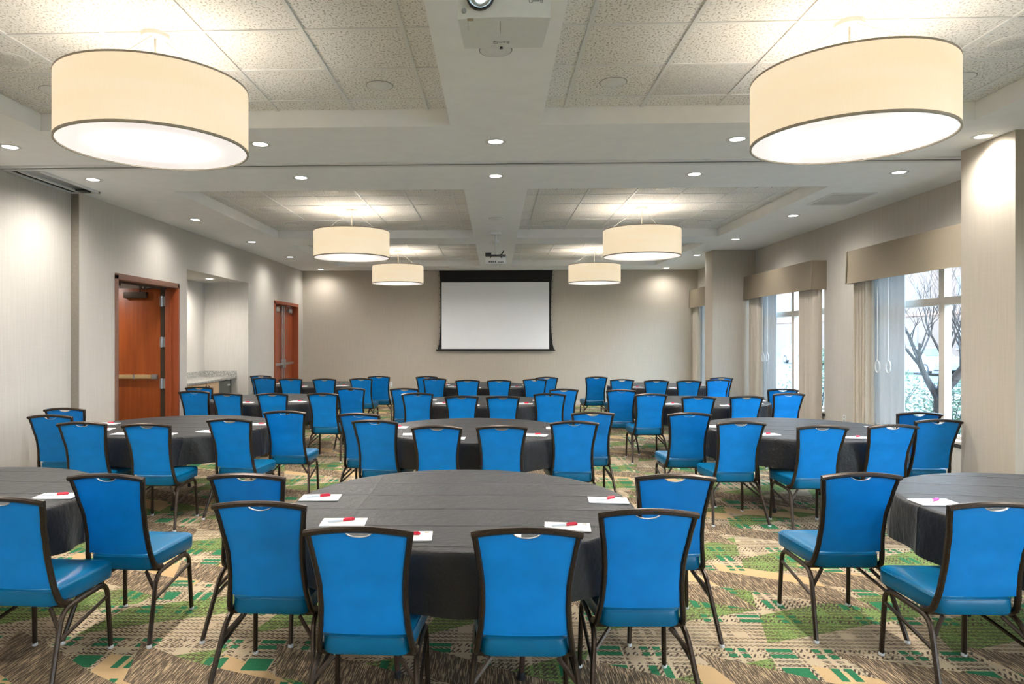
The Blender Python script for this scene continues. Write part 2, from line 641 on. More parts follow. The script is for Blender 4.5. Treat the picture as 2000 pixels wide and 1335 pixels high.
for bi, (y0, y1) in enumerate(BAYS):
    ys = [y0] + sorted(ROW0[bi] + 0.605 * kk for kk in range(-9, 9) if y0 + 0.03 < ROW0[bi] + 0.605 * kk < y1 - 0.03) + [y1]
    for sgn in (-1, 1):
        xs = [XC] + [0.55 + 0.6 * kk for kk in range(6) if 0.55 + 0.6 * kk < XCO - 0.03] + [XCO]
        for a, b in zip(xs, xs[1:]):
            for c, d in zip(ys, ys[1:]):
                lo, hi = (a, b) if sgn > 0 else (-b, -a)
                mid = ((a + b) / 2, (c + d) / 2)
                perf = (abs(mid[0] - 1.45) < .1 and ((bi == 1 and sgn > 0 and abs(mid[1] - 4.97) < .2) or (bi == 2 and abs(mid[1] - 8.55) < .2))) or (bi == 2 and abs(mid[0] - 2.65) < .1 and abs(mid[1] - 10.37) < .2)
                tile(lo, hi, c, d, 'perforated' if perf else 'ceiling_tile')
        for a in xs[1:-1]:
            box('grid_runner', 'white_metal', (sgn * a - .012, sgn * a + .012, y0, y1, ZT - .008, ZT + .004), ceiling)
        for c in ys[1:-1]:
            lo, hi = (XC, XCO) if sgn > 0 else (-XCO, -XC)
            box('grid_runner', 'white_metal', (lo, hi, c - .012, c + .012, ZT - .006, ZT + .003), ceiling)

# left wall with door openings and alcove
D1, AL, D2, DH = (8.63, 10.35), (10.67, 13.36), (14.95, 16.72), 2.44
AZ, AX = 2.73, -5.71
m = MB()
W = XL - 0.17
m.box(XLN - 0.2, XLN, YB, 7.86, 0, ZS)
for a, b, z0 in ((7.86, D1[0], 0), (D1[0], D1[1], DH), (D1[1], AL[0], 0), (AL[0], AL[1], AZ), (AL[1], D2[0], 0), (D2[0], D2[1], DH), (D2[1], YF + .2, 0)):
    m.box(W, XL, a, b, z0, ZS)
tag(m.build('wall_left', 'wallpaper', smooth=0), 'greige papered wall with two wooden doors and a counter alcove', kind='structure')
for nm, b, lb in (('wall_alcove_back', (AX - .1, AX, AL[0] - .08, AL[1] + .08, 0, ZS), 'pale back wall of the counter alcove'),
                  ('wall_alcove_door_side', (AX, W, AL[0] - .08, AL[0], 0, ZS), 'alcove side wall next to the open door'),
                  ('wall_alcove_screen_side', (AX, W, AL[1], AL[1] + .08, 0, ZS), 'alcove side wall toward the screen'),
                  ('ceiling_alcove', (AX, W, AL[0], AL[1], AZ, AZ + .1), 'low ceiling of the counter alcove')):
    tag(MB().box(*b).build(nm, 'wallpaper', smooth=0), lb, kind='structure')
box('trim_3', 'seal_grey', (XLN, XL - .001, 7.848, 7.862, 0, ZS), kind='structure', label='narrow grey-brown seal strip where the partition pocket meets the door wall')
# corridor seen through the open door
m = MB()
m.box(-7.6, W, D1[0] - .8, D1[0] - .7, 0, 2.8)
m.box(-7.6, AX - .1, 10.62, 10.72, 0, 2.8)
m.box(-7.7, -7.6, D1[0] - .8, 10.7, 0, 2.8)
m.box(-7.6, W, D1[0] - .8, 10.7, 2.75, 2.8)
tag(m.build('wall_corridor', 'wallpaper', smooth=0), 'pale corridor walls behind the open double door', kind='structure')
tag(MB().box(XL - .2, XR + .3, YF, YF + .2, 0, ZS).build('wall_far', 'wallpaper_far', smooth=0), 'beige papered wall behind the projection screen', kind='structure')
tag(MB().box(-5.3, 5.3, YB - .2, YB, 0, ZS).build('wall_back', 'wallpaper_far', smooth=0), 'beige wall opposite the projection screen', kind='structure')

# right wall with window openings
WIN = [(-5.6, -2.9), (-1.9, 0.8), (2.55, 5.25), (6.72, 9.38), (10.66, 13.30), (14.15, 16.85)]
WZ = (0.52, 2.72)
m = MB()
edges = [YB] + [q for w_ in WIN for q in w_] + [YF]
for i in range(0, len(edges), 2):
    m.box(XR, XR + .24, edges[i], edges[i + 1], 0, ZS)
for a, b in WIN:
    m.box(XR, XR + .24, a, b, 0, WZ[0])
    m.box(XR, XR + .24, a, b, WZ[1], ZS)
tag(m.build('wall_right', 'wallpaper', smooth=0), 'beige papered wall with tall curtained windows', kind='structure')
tag(MB().box(4.21, XR + .01, 5.77, 6.42, 0, ZS).build('wall_pier', 'wallpaper_far', smooth=0), 'wide beige papered pier beside the largest window', kind='structure')
tag(MB().box(4.16, XR + .01, 13.44, 13.91, 0, ZS).build('wall_pier', 'wallpaper_far', smooth=0), 'beige papered pier by the window closest to the screen wall', kind='structure')

# baseboards
for n_, b in (('far', (XL, XR, YF - .014, YF, 0, .1)), ('left', (XL, XL + .012, AL[1], D2[0] - .06, 0, .1)), ('right', (XR - .012, XR, 6.42, 13.44, 0, .1)), ('partition', (XLN, XLN + .012, YB, 7.86, 0, .1))):
    box('baseboard_' + n_, 'window_frame', b, kind='structure', label='low painted baseboard along the %s wall' % n_)

# partition track across the soffit, with pocket track on the door side
m = MB()
m.box(XLN, XR, 6.60, 6.66, ZS - .012, ZS + .001)
m.box(XLN, XR, 6.71, 6.77, ZS - .012, ZS + .001)
t1 = tag(m.build('trim_1', 'white_metal', smooth=0), 'white folding-partition track across the ceiling', kind='structure')
box('track_slot', 'dark_gap', (XLN, XR, 6.66, 6.71, ZS - .004, ZS + .001), t1)
m = MB()
for x in (-4.92, -4.80, -4.60):
    m.box(x, x + .03, 6.77, 7.83, ZS - .02, ZS + .001)
m.box(-4.92, -4.57, 7.80, 7.83, ZS - .02, ZS + .001)
t2 = tag(m.build('trim_2', 'white_metal', smooth=0), 'grey stacking track for the folding partition by the door wall', kind='structure')
box('track_slot', 'steel', (-4.77, -4.60, 6.77, 7.80, ZS - .006, ZS + .001), t2)
box('track_slot', 'dark_gap', (-4.89, -4.80, 6.77, 7.80, ZS - .004, ZS + .001), t2)
box('trolley', 'dark_plastic', (-4.74, -4.64, 7.62, 7.76, ZS - .03, ZS - .006), t2, ch=.004)

# ---------------------------------------------------------------- doors
def door_frame(root, y0, y1, mat_face, mat_in):
    fw = .055
    for a, b, mj in ((y0 - .02, y0 + .035, mat_face), (y1 - .035, y1 + .02, mat_in)):
        box('jamb', mj, (W - .01, XL + .022, a, b, 0, DH + .02), root, ch=.003)
    box('head', mat_face, (W - .01, XL + .022, y0 - .02, y1 + .02, DH - .035, DH + .04), root, ch=.003)
    box('stop', mat_in, (XL - .11, XL - .08, y1 - .05, y1 - .035, 0, DH - .035), root)
    box('stop', mat_in, (XL - .11, XL - .08, y0 + .035, y0 + .05, 0, DH - .035), root)

d1 = thing('door_1', (0, 0, 0), 'orange wooden double door standing open beside the alcove', kind='structure')
door_frame(d1, D1[0], D1[1], 'frame_paint', 'frame_wood')
YL = D1[1] + .005                    # open leaf, square to the wall
leaf = box('door_leaf', 'door_wood', (-5.98, -5.10, YL - .022, YL + .022, .01, DH - .03), d1, ch=.002)
bar = box('panic_bar', 'satin_brass', (-5.90, -5.22, YL - .075, YL - .035, 1.035, 1.095), leaf, ch=.006)
box('bar_end', 'steel', (-5.215, -5.13, YL - .08, YL - .022, 1.03, 1.10), leaf, ch=.005)
box('bar_joint', 'steel', (-5.50, -5.47, YL - .078, YL - .034, 1.033, 1.097), leaf)
box('door_closer', 'closer_bronze', (-5.64, -5.29, YL - .085, YL - .022, 2.26, 2.35), leaf, ch=.006)
MB().tube([(-5.40, YL - .05, 2.35), (-5.40, YL - .05, 2.395), (-5.14, YL - .12, 2.405), (-4.98, YL - .3, 2.40)], .012, .007).build('closer_arm', 'closer_bronze', leaf)
for z in (.96, 1.59, 2.21):
    hgn = MB().box(-5.105, -5.02, YL - .030, YL - .022, z - .075, z + .075)
    hgn.tube([(-5.075, YL - .034, z - .08), (-5.075, YL - .034, z + .08)], .012)
    hgn.build('hinge', 'steel', d1)
box('hinge_gap', 'closer_bronze', (-5.098, -5.03, YL - .018, YL + .01, 0, DH - .03), d1)
MB().box(XL - .16, XL - .12, D1[0] + .1, D1[1] - .1, DH - .06, DH - .035).build('head_track', 'closer_bronze', d1)
for y in (8.95, 9.5, 9.62):
    MB().tube([(XL - .13, y, DH - .06), (XL - .13, y, DH - .10)], .018).build('roller_stop', 'closer_bronze', d1)

d2 = thing('door_2', (0, 0, 0), 'closed reddish wooden double door close to the screen wall', kind='structure')
door_frame(d2, D2[0], D2[1], 'frame_wood', 'frame_wood')
mid = (D2[0] + D2[1]) / 2
for a, b, sg in ((D2[0] + .036, mid - .002, -1), (mid + .002, D2[1] - .036, 1)):
    lf = box('door_leaf', 'door_wood_red', (XL - .155, XL - .112, a, b, .01, DH - .036), d2, ch=.002)
    yr = mid + sg * .07
    xs_ = XL - .112
    box('panic_bar', 'steel', (xs_ + .02, xs_ + .06, min(yr, yr + sg * .68), max(yr, yr + sg * .68), 1.03, 1.085), lf, ch=.005)
    MB().tube([(xs_ + .03, yr, .05), (xs_ + .03, yr, DH - .12)], .011).build('vertical_rod', 'steel', lf)
    box('latch_case', 'steel', (xs_, xs_ + .07, yr - .035, yr + .035, .96, 1.16), lf, ch=.012)
    box('rod_latch', 'steel', (xs_, xs_ + .05, yr - .03, yr + .03, DH - .18, DH - .04), lf, ch=.008)
    box('door_closer', 'steel', (xs_, xs_ + .07, mid + sg * .48 - .12, mid + sg * .48 + .12, 2.25, 2.34), lf, ch=.006)
    MB().tube([(xs_ + .04, mid + sg * .5, 2.34), (xs_ + .09, mid + sg * .35, 2.385), (xs_ + .05, mid + sg * .25, 2.40)], .009).build('closer_arm', 'steel', lf)

# ---------------------------------------------------------------- alcove counter
CZ, CX = 0.90, -5.07
ct = thing('countertop', (AX + .3, 12.0, 0), 'speckled granite countertop with backsplash in the wall alcove', 'countertop')
g = MB().box(AX + .012, CX, AL[0] + .012, AL[1] - .012, CZ - .04, CZ, ch=.004).build('slab', 'granite', ct)
g.location = (-AX - .3, -12.0, 0)
for b in ((AX + .012, AX + .032, AL[0] + .012, AL[1] - .012, CZ, CZ + .11), (AX + .032, CX, AL[1] - .032, AL[1] - .012, CZ, CZ + .11)):
    g = box('backsplash', 'granite', b, ct)
    g.location = (-AX - .3, -12.0, 0)
cy = [AL[0] + .02, 11.47, 12.05, 12.62]
wordy = ['at the end by the open door', 'between two other cabinets', 'beside the grey refrigerator']
for i in range(3):
    a, b = cy[i] + .003, cy[i + 1] - .003
    cb = thing('base_cabinet', (AX + .3, (a + b) / 2, 0), 'light maple base cabinet under the granite counter, ' + wordy[i], 'cabinet', 'maple cabinets in the alcove')
    ox, oy = AX + .3, (a + b) / 2
    def part(nm, mt, bb, par=cb, ch=.0, off=True):
        q = MB().box(bb[0] - ox, bb[1] - ox, bb[2] - oy, bb[3] - oy, bb[4], bb[5], ch=ch).build(nm, mt, par)
        return q
    part('body', 'maple', (AX + .01, CX - .06, a, b, .10, CZ - .042))
    part('toe_kick', 'dark_gap', (AX + .01, CX - .12, a, b, 0, .10))
    hw = (b - a) / 2
    dr = part('door', 'maple', (CX - .06, CX - .04, a + .01, b - .01, .12, CZ - .06), ch=.003)
    part('door_panel', 'maple', (CX - .04, CX - .034, a + .08, b - .08, .19, CZ - .13), par=dr, ch=.003)
    hy = b - .05 if i != 2 else a + .05
    h_ = MB().tube(fillet([(CX - .04 - ox, hy - oy, CZ - .20), (CX - .015 - ox, hy - oy, CZ - .20), (CX - .015 - ox, hy - oy, CZ - .10), (CX - .04 - ox, hy - oy, CZ - .10)], .01, 3), .006)
    h_.build('handle', 'dark_plastic', dr)
fr = thing('refrigerator', (AX + .3, 12.90, 0), 'grey undercounter refrigerator beside the maple cabinets', 'refrigerator')
MB().box(-.28, .24, -.26, .26, .03, .84, ch=.006).build('body', 'fridge_grey', fr)
dr = MB().box(.243, .285, -.26, .26, .08, .84, ch=.006).build('door', 'fridge_grey', fr)
MB().box(.286, .305, .10, .22, .74, .77, ch=.005).build('handle', 'white_plastic', dr)
for sx in (-.2, .2):
    for sy in (-.2, .2):
        MB().tube([(sx, sy, 0), (sx, sy, .03)], .02).build('foot', 'dark_plastic', fr)
ep = box('end_panel', 'cabinet_inner', (AX + .01, CX - .04, 13.18, 13.205, 0, CZ - .042), ct)
ep.location = (-AX - .3, -12.0, 0)

# ---------------------------------------------------------------- windows
def make_window(idx, y0, y1, label):
    r = thing('window_%d' % idx, (0, 0, 0), label, kind='structure')
    xa, xb_ = XR + .09, XR + .17
    z0, z1 = WZ
    yc, ft, zt = (y0 + y1) / 2, .06, 2.07
    for b in ((xa, xb_, y0, y0 + ft, z0, z1), (xa, xb_, y1 - ft, y1, z0, z1)):
        box('frame_stile', 'window_frame', b, r, ch=.004)
    for b in ((xa, xb_, y0 + ft, y1 - ft, z0, z0 + ft), (xa, xb_, y0 + ft, y1 - ft, z1 - ft, z1)):
        box('frame_rail', 'window_frame', b, r, ch=.004)
    box('mullion', 'window_frame', (xa, xb_, yc - .05, yc + .05, z0 + ft, z1 - ft), r, ch=.004)
    for a, b in ((y0 + ft, yc - .05), (yc + .05, y1 - ft)):
        box('transom', 'window_frame', (xa, xb_, a, b, zt - .045, zt + .045), r, ch=.004)
        for c, d in ((z0 + ft, zt - .045), (zt + .045, z1 - ft)):
            box('pane', 'glass', (xa + .035, xa + .041, a, b, c, d), r)
    box('sill', 'window_frame', (XR - .03, xa, y0, y1, z0 - .005, z0 + .025), r, ch=.004)
    box('sill_apron', 'sill_dark', (XR - .012, XR + .001, y0 - .04, y1 + .04, z0 - .05, z0 - .005), r)
    return r

wl_ = ['tall window at the end of the room opposite the screen', 'second tall window from the wall opposite the screen', 'tall window on the open side of the wide pier', 'large four-pane window beside the wide pier, bare tree outside', 'four-pane window flanked by drapes, white car outside', 'window in the corner by the screen wall']
for i, (a, b) in enumerate(WIN):
    make_window(i + 1, a, b, wl_[i])


def curtain(y0, y1, xc, z0, z1, pleats, amp, mat, name, label, cat, group=None):
    """pleated hanging cloth with thickness"""
    n = pleats * 8
    m = MB()
    rows = [0, .25, .6, 1.0]
    vs, fs = [], []
    for side_ in (0, 1):
        for t in rows:
            z = z1 + (z0 - z1) * t
            for i in range(n + 1):
                s = i / n
                ph = s * pleats * 2 * PI
                yy = y0 + (y1 - y0) * s + .012 * math.sin(ph * .5 + t * 2) * t
                xx = xc + amp * (1 + .25 * t * math.sin(s * 9)) * math.sin(ph) + (side_ - .5) * .008
                vs.append((xx, yy, z))
    st = (n + 1) * len(rows)
    for sd in (0, 1):
        for rI in range(len(rows) - 1):
            for i in range(n):
                a = sd * st + rI * (n + 1) + i
                fs.append((a, a + 1, a + n + 2, a + n + 1))
    for rI in (0, len(rows) - 1):
        for i in range(n):
            a = rI * (n + 1) + i
            fs.append((a, a + 1, st + a + 1, st + a))
    for rI in range(len(rows) - 1):
        for i in (0, n):
            a = rI * (n + 1) + i
            fs.append((a, a + n + 1, st + a + n + 1, st + a))
    o = m.add([(p[0] - xc, p[1] - y0, p[2]) for p in vs], fs).build(name, mat, None, 60)
    o.location = (xc, y0, 0)
    return tag(o, label, cat, group)


def valance(y0, y1, label):
    x0, x1, z0, z1 = 4.76, XR - .002, 2.38, 2.82
    r = thing('valance', (x0, y0, 0), label, 'valance', 'upholstered valances over the windows')
    L_ = y1 - y0
    m = MB()                       # face with soft gathers, slightly flared at the foot
    n = 48
    for off in (0, .012):
        pass
    vs, fs = [], []
    zs = [z1, z1 - .03, (z0 + z1) / 2, z0 + .02, z0]
    for sd in (0, .014):
        for q, z in enumerate(zs):
            for i in range(n + 1):
                s = i / n
                vs.append((sd - .018 * q / 4 + .006 * math.sin(s * 19 + q) * q / 4, s * L_, z + .006 * math.sin(s * 3)))
    st = (n + 1) * len(zs)
    for sd in (0, 1):
        for q in range(len(zs) - 1):
            for i in range(n):
                a = sd * st + q * (n + 1) + i
                fs.append((a, a + 1, a + n + 2, a + n + 1))
    for q in (0, len(zs) - 1):
        for i in range(n):
            a = q * (n + 1) + i
            fs.append((a, a + 1, st + a + 1, st + a))
    m.add(vs, fs).build('face', 'valance_cloth', r, 60)
    for yy in (0, L_):
        d = .012 if yy == 0 else -.012
        MB().prism([(0.0, z1), (x1 - x0, z1), (x1 - x0, z0), (-.018, z0)], min(yy, yy + d), max(yy, yy + d), 'y').build('return', 'valance_cloth', r)
        MB().tube([(-.022, yy + d * .2, z0), (-.004, yy + d * .2, z1)], .010, .012).build('corner_pleat', 'valance_cloth', r)
    MB().box(.0, x1 - x0, .01, L_ - .01, z1 - .03, z1 - .012).build('board', 'valance_cloth', r)
    return r


valance(6.45, 9.55, 'long tan fabric valance over the large window beside the wide pier')
valance(10.58, 13.42, 'tan fabric valance with full return over the middle window')
valance(14.0, 17.15, 'tan fabric valance in the corner by the screen wall')
valance(2.4, 5.5, 'tan fabric valance on the open side of the wide pier')

def drapes(tag_, far, far_sheer, near=None):
    curtain(far[0], far[1], 4.865, .03, 2.62, 5, .045, 'drape_cloth', 'drape', 'grey-beige pleated drape at the screen-side end of the ' + tag_, 'curtain', 'pleated drapes')
    curtain(far_sheer[0], far_sheer[1], 4.945, .04, 2.62, 6, .015, 'sheer', 'sheer_curtain', 'white sheer curtain gathered beside the drape of the ' + tag_, 'curtain', 'sheer curtains')
    if near:
        curtain(near[0], near[1], 4.865, .03, 2.62, 6, .06, 'drape_cloth', 'drape', 'grey-beige pleated drape at the camera-side end of the ' .replace('camera-side', 'projector-side') + tag_, 'curtain', 'pleated drapes')

drapes('large window by the wide pier', (9.14, 9.52), (8.55, 9.36), (6.47, 6.95))
drapes('middle window', (12.88, 13.36), (12.38, 13.2), (10.62, 11.15))
drapes('corner window by the screen wall', (16.75, 17.12), (16.2, 16.98))
drapes('window past the wide pier', (5.0, 5.42), (4.5, 4.98))

def pull_wand(y, zr, label):
    r = thing('curtain_wand', (4.84, y, 0), label, 'curtain wand', 'ring-ended curtain wands')
    MB().tube([(0, 0, zr + .085), (0, 0, 2.795)], .006).build('rod', 'white_plastic', r)
    MB().tube([(0, .05 * math.cos(a), zr + .075 * math.sin(a)) for a in [2 * PI * i / 20 for i in range(21)]], .008, caps=False).build('ring', 'white_plastic', r)
    MB().tube([(0, 0, zr + .075), (0, 0, zr + .10)], .009).build('cap', 'white_plastic', r)

pull_wand(8.96, 1.29, 'white ring-ended curtain wand beside the drape of the large window')
pull_wand(8.72, 1.30, 'white ring-ended curtain wand against the sheer of the large window')
pull_wand(12.72, 1.30, 'white ring-ended curtain wand beside the drape of the middle window')
pull_wand(12.52, 1.31, 'white ring-ended curtain wand against the sheer of the middle window')
pull_wand(11.22, 1.30, 'white ring-ended curtain wand hanging at the middle window pane')

# ---------------------------------------------------------------- projection screen
sx0 = thing('projection_screen', (0, 17.08, 0), 'white projection screen with black border pulled down on the far wall', 'screen')
hw_t, hw_m, hw_b = 1.40, 1.365, 1.44
prof = [(hw_t, 3.33), (1.375, 3.0), (hw_m, 2.6), (1.36, 2.2), (1.375, 1.8), (1.405, 1.5), (hw_b, 1.37)]
poly = [(a, b) for a, b in prof] + [(-a, b) for a, b in reversed(prof)]
MB().prism(poly, 0, .006, 'y').build('border', 'screen_black', sx0, 0)
MB().box(-1.335, 1.315, -.004, -.001, 1.385, 3.03).build('viewing_surface', 'screen_white', sx0)
MB().box(-1.475, 1.465, -.02, .02, 1.335, 1.375, ch=.006).build('bottom_bar', 'screen_black', sx0)
MB().box(-1.5, 1.5, -.08, .08, ZS - .02, ZS - .001, ch=.004).build('housing', 'white_metal', sx0)
for sg in (-1, 1):
    for i, z in enumerate([3.2 - .16 * q for q in range(11)]):
        w_ = 1.375 + .03 * abs(z - 2.3)
        MB().box(sg * (w_ - .002), sg * (w_ + .014), -.004, .004, z - .01, z + .01).build('tension_tab', 'screen_black', sx0)

def outlet(loc, rz, label):
    r = thing('wall_outlet', loc, label, 'outlet', rz=rz)
    MB().box(-.035, .035, -.006, 0, -.057, .057, ch=.002).build('plate', 'white_plastic', r)
    for z in (-.024, .024):
        MB().box(-.016, .016, -.009, -.006, z - .015, z + .015, ch=.001).build('socket', 'grey_plastic', r)
outlet((-2.62, YF, .50), 0, 'white wall outlet low on the wall left bare beside the screen')
outlet((XR, 10.05, .50), -PI / 2, 'white wall outlet between the two curtained windows')

# ---------------------------------------------------------------- ceiling fixtures
def cone_light(name, loc, watt, parent, col=(1, .955, .89), ang=165, blend=1.0, rad=.06):
    d = bpy.data.lights.new(name, 'SPOT')
    d.energy = watt
    d.color = col
    d.spot_size = R(ang)
    d.spot_blend = blend
    d.shadow_soft_size = rad
    o = link(name, d, parent)
    o.location = loc
    return o

trim_me = MB().lathe([(.060, .0), (.062, -.004), (.082, -.007), (.092, -.004), (.092, 0)], 32).mesh('trim_ring', 'white_metal')
lens_me = MB().lathe([(.001, -.003), (.03, -.0035), (.060, -.002), (.060, 0)], 32).mesh('lens', 'downlight_lens')
bowl_me = MB().lathe([(.001, .02), (.03, .019), (.055, .012), (.062, -.002)], 32).mesh('reflector', 'ceiling_paint')
bowl2_me = MB().lathe([(.001, -.012), (.03, -.011), (.055, -.007), (.064, -.002)], 32).mesh('reflector', 'white_plastic')

gap_me = MB().lathe([(.090, -.0022), (.099, -.0022), (.099, 0)], 32).mesh('shadow_gap', 'grey_plastic')  # grey ring painted in for the shade around an unlit can

def downlight(x, y, z, label, group, lit=True, watt=None, scale=1.0):
    r = thing('recessed_downlight', (x, y, z), label, 'downlight', group)
    link('trim_ring', trim_me, r)
    link('lens' if lit else 'reflector', lens_me if lit else bowl2_me, r)
    r.scale = (scale, scale, 1)
    if not lit:
        link('shadow_gap', gap_me, r)
    if lit:
        cone_light('lamp_light', (0, 0, -.03), SPOT_W if watt is None else watt, r)
    return r

pos5 = [(-4.29, 'by the door wall'), (-2.05, 'midway to the door wall'), (0.0, 'on the centre beam'), (2.05, 'midway to the window wall'), (4.11, 'by the window wall')]
for y, side_, grp in ((5.95, 'projector side of the partition track', 'lit downlights on the projector side of the track'), (7.21, 'screen side of the partition track', 'lit downlights on the screen side of the track')):
    for x, w_ in pos5:
        if x == 4.11 and y < 6:
            x = 4.08
        downlight(x, y, ZS, 'lit downlight ' + w_ + ', ' + side_, grp)
for sg, nm in ((-1, 'door wall'), (1, 'window wall')):
    for i, y in enumerate((9.70, 11.99, 14.25, 16.78)):
        downlight(sg * 4.28 if sg < 0 else 4.10, y, ZS, 'lit downlight along the %s, %s from the screen wall' % (nm, ['fourth', 'third', 'second', 'first'][i]), 'lit downlights along the side walls', watt=([40, 40, 40, 34] if sg < 0 else [55, 55, 50, 36])[i])
downlight(-5.2, 12.38, AZ, 'lit downlight in the alcove ceiling above the granite counter', None, watt=80)
downlight(-6.3, 9.6, 2.75, 'added unseen downlight in the corridor ceiling behind the open door', None, watt=110)  # unseen lamp added to brighten the corridor and the open leaf
# near-bay lamps behind the viewer's end of the room
for x, w_ in ((-2.05, 'door side'), (2.05, 'window side')):
    downlight(x, 0.55, ZS, 'lit downlight at the room end opposite the screen, ' + w_, 'lit downlights at the end opposite the screen')
for x, w_ in ((-4.28, 'door wall'), (4.10, 'window wall')):
    for y, q in ((3.4, 'first'), (1.1, 'second'), (-1.2, 'third'), (-3.6, 'fourth')):
        downlight(x, y, ZS, 'lit downlight along the %s, %s past the track toward the back wall' % (w_, q), 'lit downlights along the side walls')
# unlit cans
downlight(0, 4.06, ZS, 'unlit recessed can in the beam right behind the white projector', None, lit=False)
downlight(0, 9.76, ZS, 'unlit recessed can in the centre beam between middle coffers', None, lit=False)
BN = ['nearest the track on its projector side', 'in the middle of the room', 'closest to the screen']
for bi, rows_ in enumerate(((4.98,), (8.55, 10.95), (13.25, 15.65))):
    for sg in (-1, 1):
        for x, w_ in ((.84, 'nearest the centre beam'), (2.05, 'in line with the drum pendant'), (3.26, 'nearest the side wall')):
            if bi == 0 and x == 2.05:
                continue
            for q, y in enumerate(rows_):
                downlight(sg * x, y, ZT, 'unlit can %s, %s row, %s-side coffer %s' % (w_, 'projector' if (q == 0 and len(rows_) > 1) else 'screen', 'door' if sg < 0 else 'window', ['by the track', 'mid-room', 'by the screen'][bi]), 'unlit cans in the coffer tiles', lit=False)
spk_me = MB().lathe([(.001, -.010), (.06, -.010), (.105, -.008), (.115, -.002), (.115, 0)], 32).mesh('grille', 'perforated')
for x, y, w_ in ((-3.2, 4.41, 'door-side coffer by the projector'), (3.2, 4.41, 'window-side coffer by the projector'), (-3.26, 9.72, 'door-side mid-room coffer'), (3.3, 9.75, 'window-side mid-room coffer')):
    r = thing('ceiling_speaker', (x, y, ZT), 'round white ceiling speaker in the ' + w_, 'speaker', 'ceiling speakers')
    link('grille', spk_me, r)
    MB().lathe([(.115, -.001), (.122, -.006), (.130, -.004), (.131, 0)], 32).build('rim', 'white_metal', r)

# supply grille in the soffit by the window wall
vr = thing('air_vent', (4.18, 8.56, ZS), 'white louvred air grille in the soffit above the large window', 'vent')
for b in ((-.25, .25, -.36, -.33), (-.25, .25, .33, .36), (-.25, -.22, -.33, .33), (.22, .25, -.33, .33)):
    MB().box(*b, -.010, 0, ch=.002).build('frame', 'white_metal', vr)
MB().box(-.22, .22, -.33, .33, -.002, 0).build('backing', 'grey_plastic', vr)
for i in range(16):
    y = -.31 + i * .0413
    MB().box(-.22, .22, y - .012, y + .012, -.0085, -.006).build('slat', 'white_metal', vr)

# drum pendants
def build_pendant():
    r = thing('drum_pendant')
    RD, Z0, Z1 = .535, 2.79 - ZT, 3.165 - ZT
    MB().lathe([(RD, Z0), (RD, Z1), (RD - .006, Z1), (RD - .006, Z0), (RD, Z0)], 72).build('shade', 'shade_fabric', r)
    MB().lathe([(RD + .002, Z0 - .002), (RD + .002, Z0 + .012), (RD - .009, Z0 + .012), (RD - .009, Z0 - .002), (RD + .002, Z0 - .002)], 72).build('bottom_rim', 'shade_trim', r)
    MB().lathe([(RD + .002, Z1 - .008), (RD + .002, Z1 + .003), (RD - .009, Z1 + .003), (RD - .009, Z1 - .008), (RD + .002, Z1 - .008)], 72).build('top_rim', 'shade_trim', r)
    MB().lathe([(.001, Z0 + .010), (.3, Z0 + .009), (RD - .008, Z0 + .006)], 64).build('diffuser', 'diffuser', r)
    MB().lathe([(.001, Z0 + .018), (RD - .007, Z0 + .018), (RD - .007, Z0 + .022), (.001, Z0 + .022)], 48).build('uplight_blocker', 'white_metal', r)  # added unseen disc that keeps the diffuser's glow off the ceiling
    MB().lathe([(.001, -.028), (.065, -.028), (.078, -.024), (.080, 0)], 32).build('canopy', 'white_metal', r)
    MB().tube([(0, 0, -.028), (0, 0, Z1 - .10)], .006).build('cord', 'rod_wire', r)
    MB().lathe([(.001, 0), (.05, -.01), (.05, -.05), (.001, -.06)], 16, (0, 0, Z1 - .10)).build('lamp_cluster', 'white_metal', r)
    for a in (40, 160, 280):
        MB().tube([(.06 * math.cos(R(a)), .06 * math.sin(R(a)), -.03), ((RD - .01) * math.cos(R(a)), (RD - .01) * math.sin(R(a)), Z1 - .01)], .002, n=5).build('suspension_wire', 'rod_wire', r)
        MB().tube([(0, 0, Z1 - .11), ((RD - .01) * math.cos(R(a)), (RD - .01) * math.sin(R(a)), Z1 - .02)], .004, n=5).build('spider_arm', 'rod_wire', r)
    d = bpy.data.lights.new('bulb_light', 'POINT')
    d.energy = UP_W
    d.color = (1, .95, .88)
    d.shadow_soft_size = .07
    o = link('bulb_light', d, r)
    o.location = (0, 0, Z0 + .14)
    return r
pend = build_pendant()
first = True
for y, wy in ((-2.75, 'at the end of the room opposite the screen'), (4.09, 'beside the white projector, before the partition track'), (9.79, 'in the coffer between the track and the screen'), (14.45, 'in the coffer closest to the screen wall')):
    for x, wx in ((-2.05, 'door-side'), (2.05, 'window-side')):
        p = pend if first else copy_tree(pend)
        first = False
        p.location = (x, y, ZT)
        tag(p, 'cream drum pendant, ' + wx + ', ' + wy, 'pendant lamp', 'cream drum pendants')

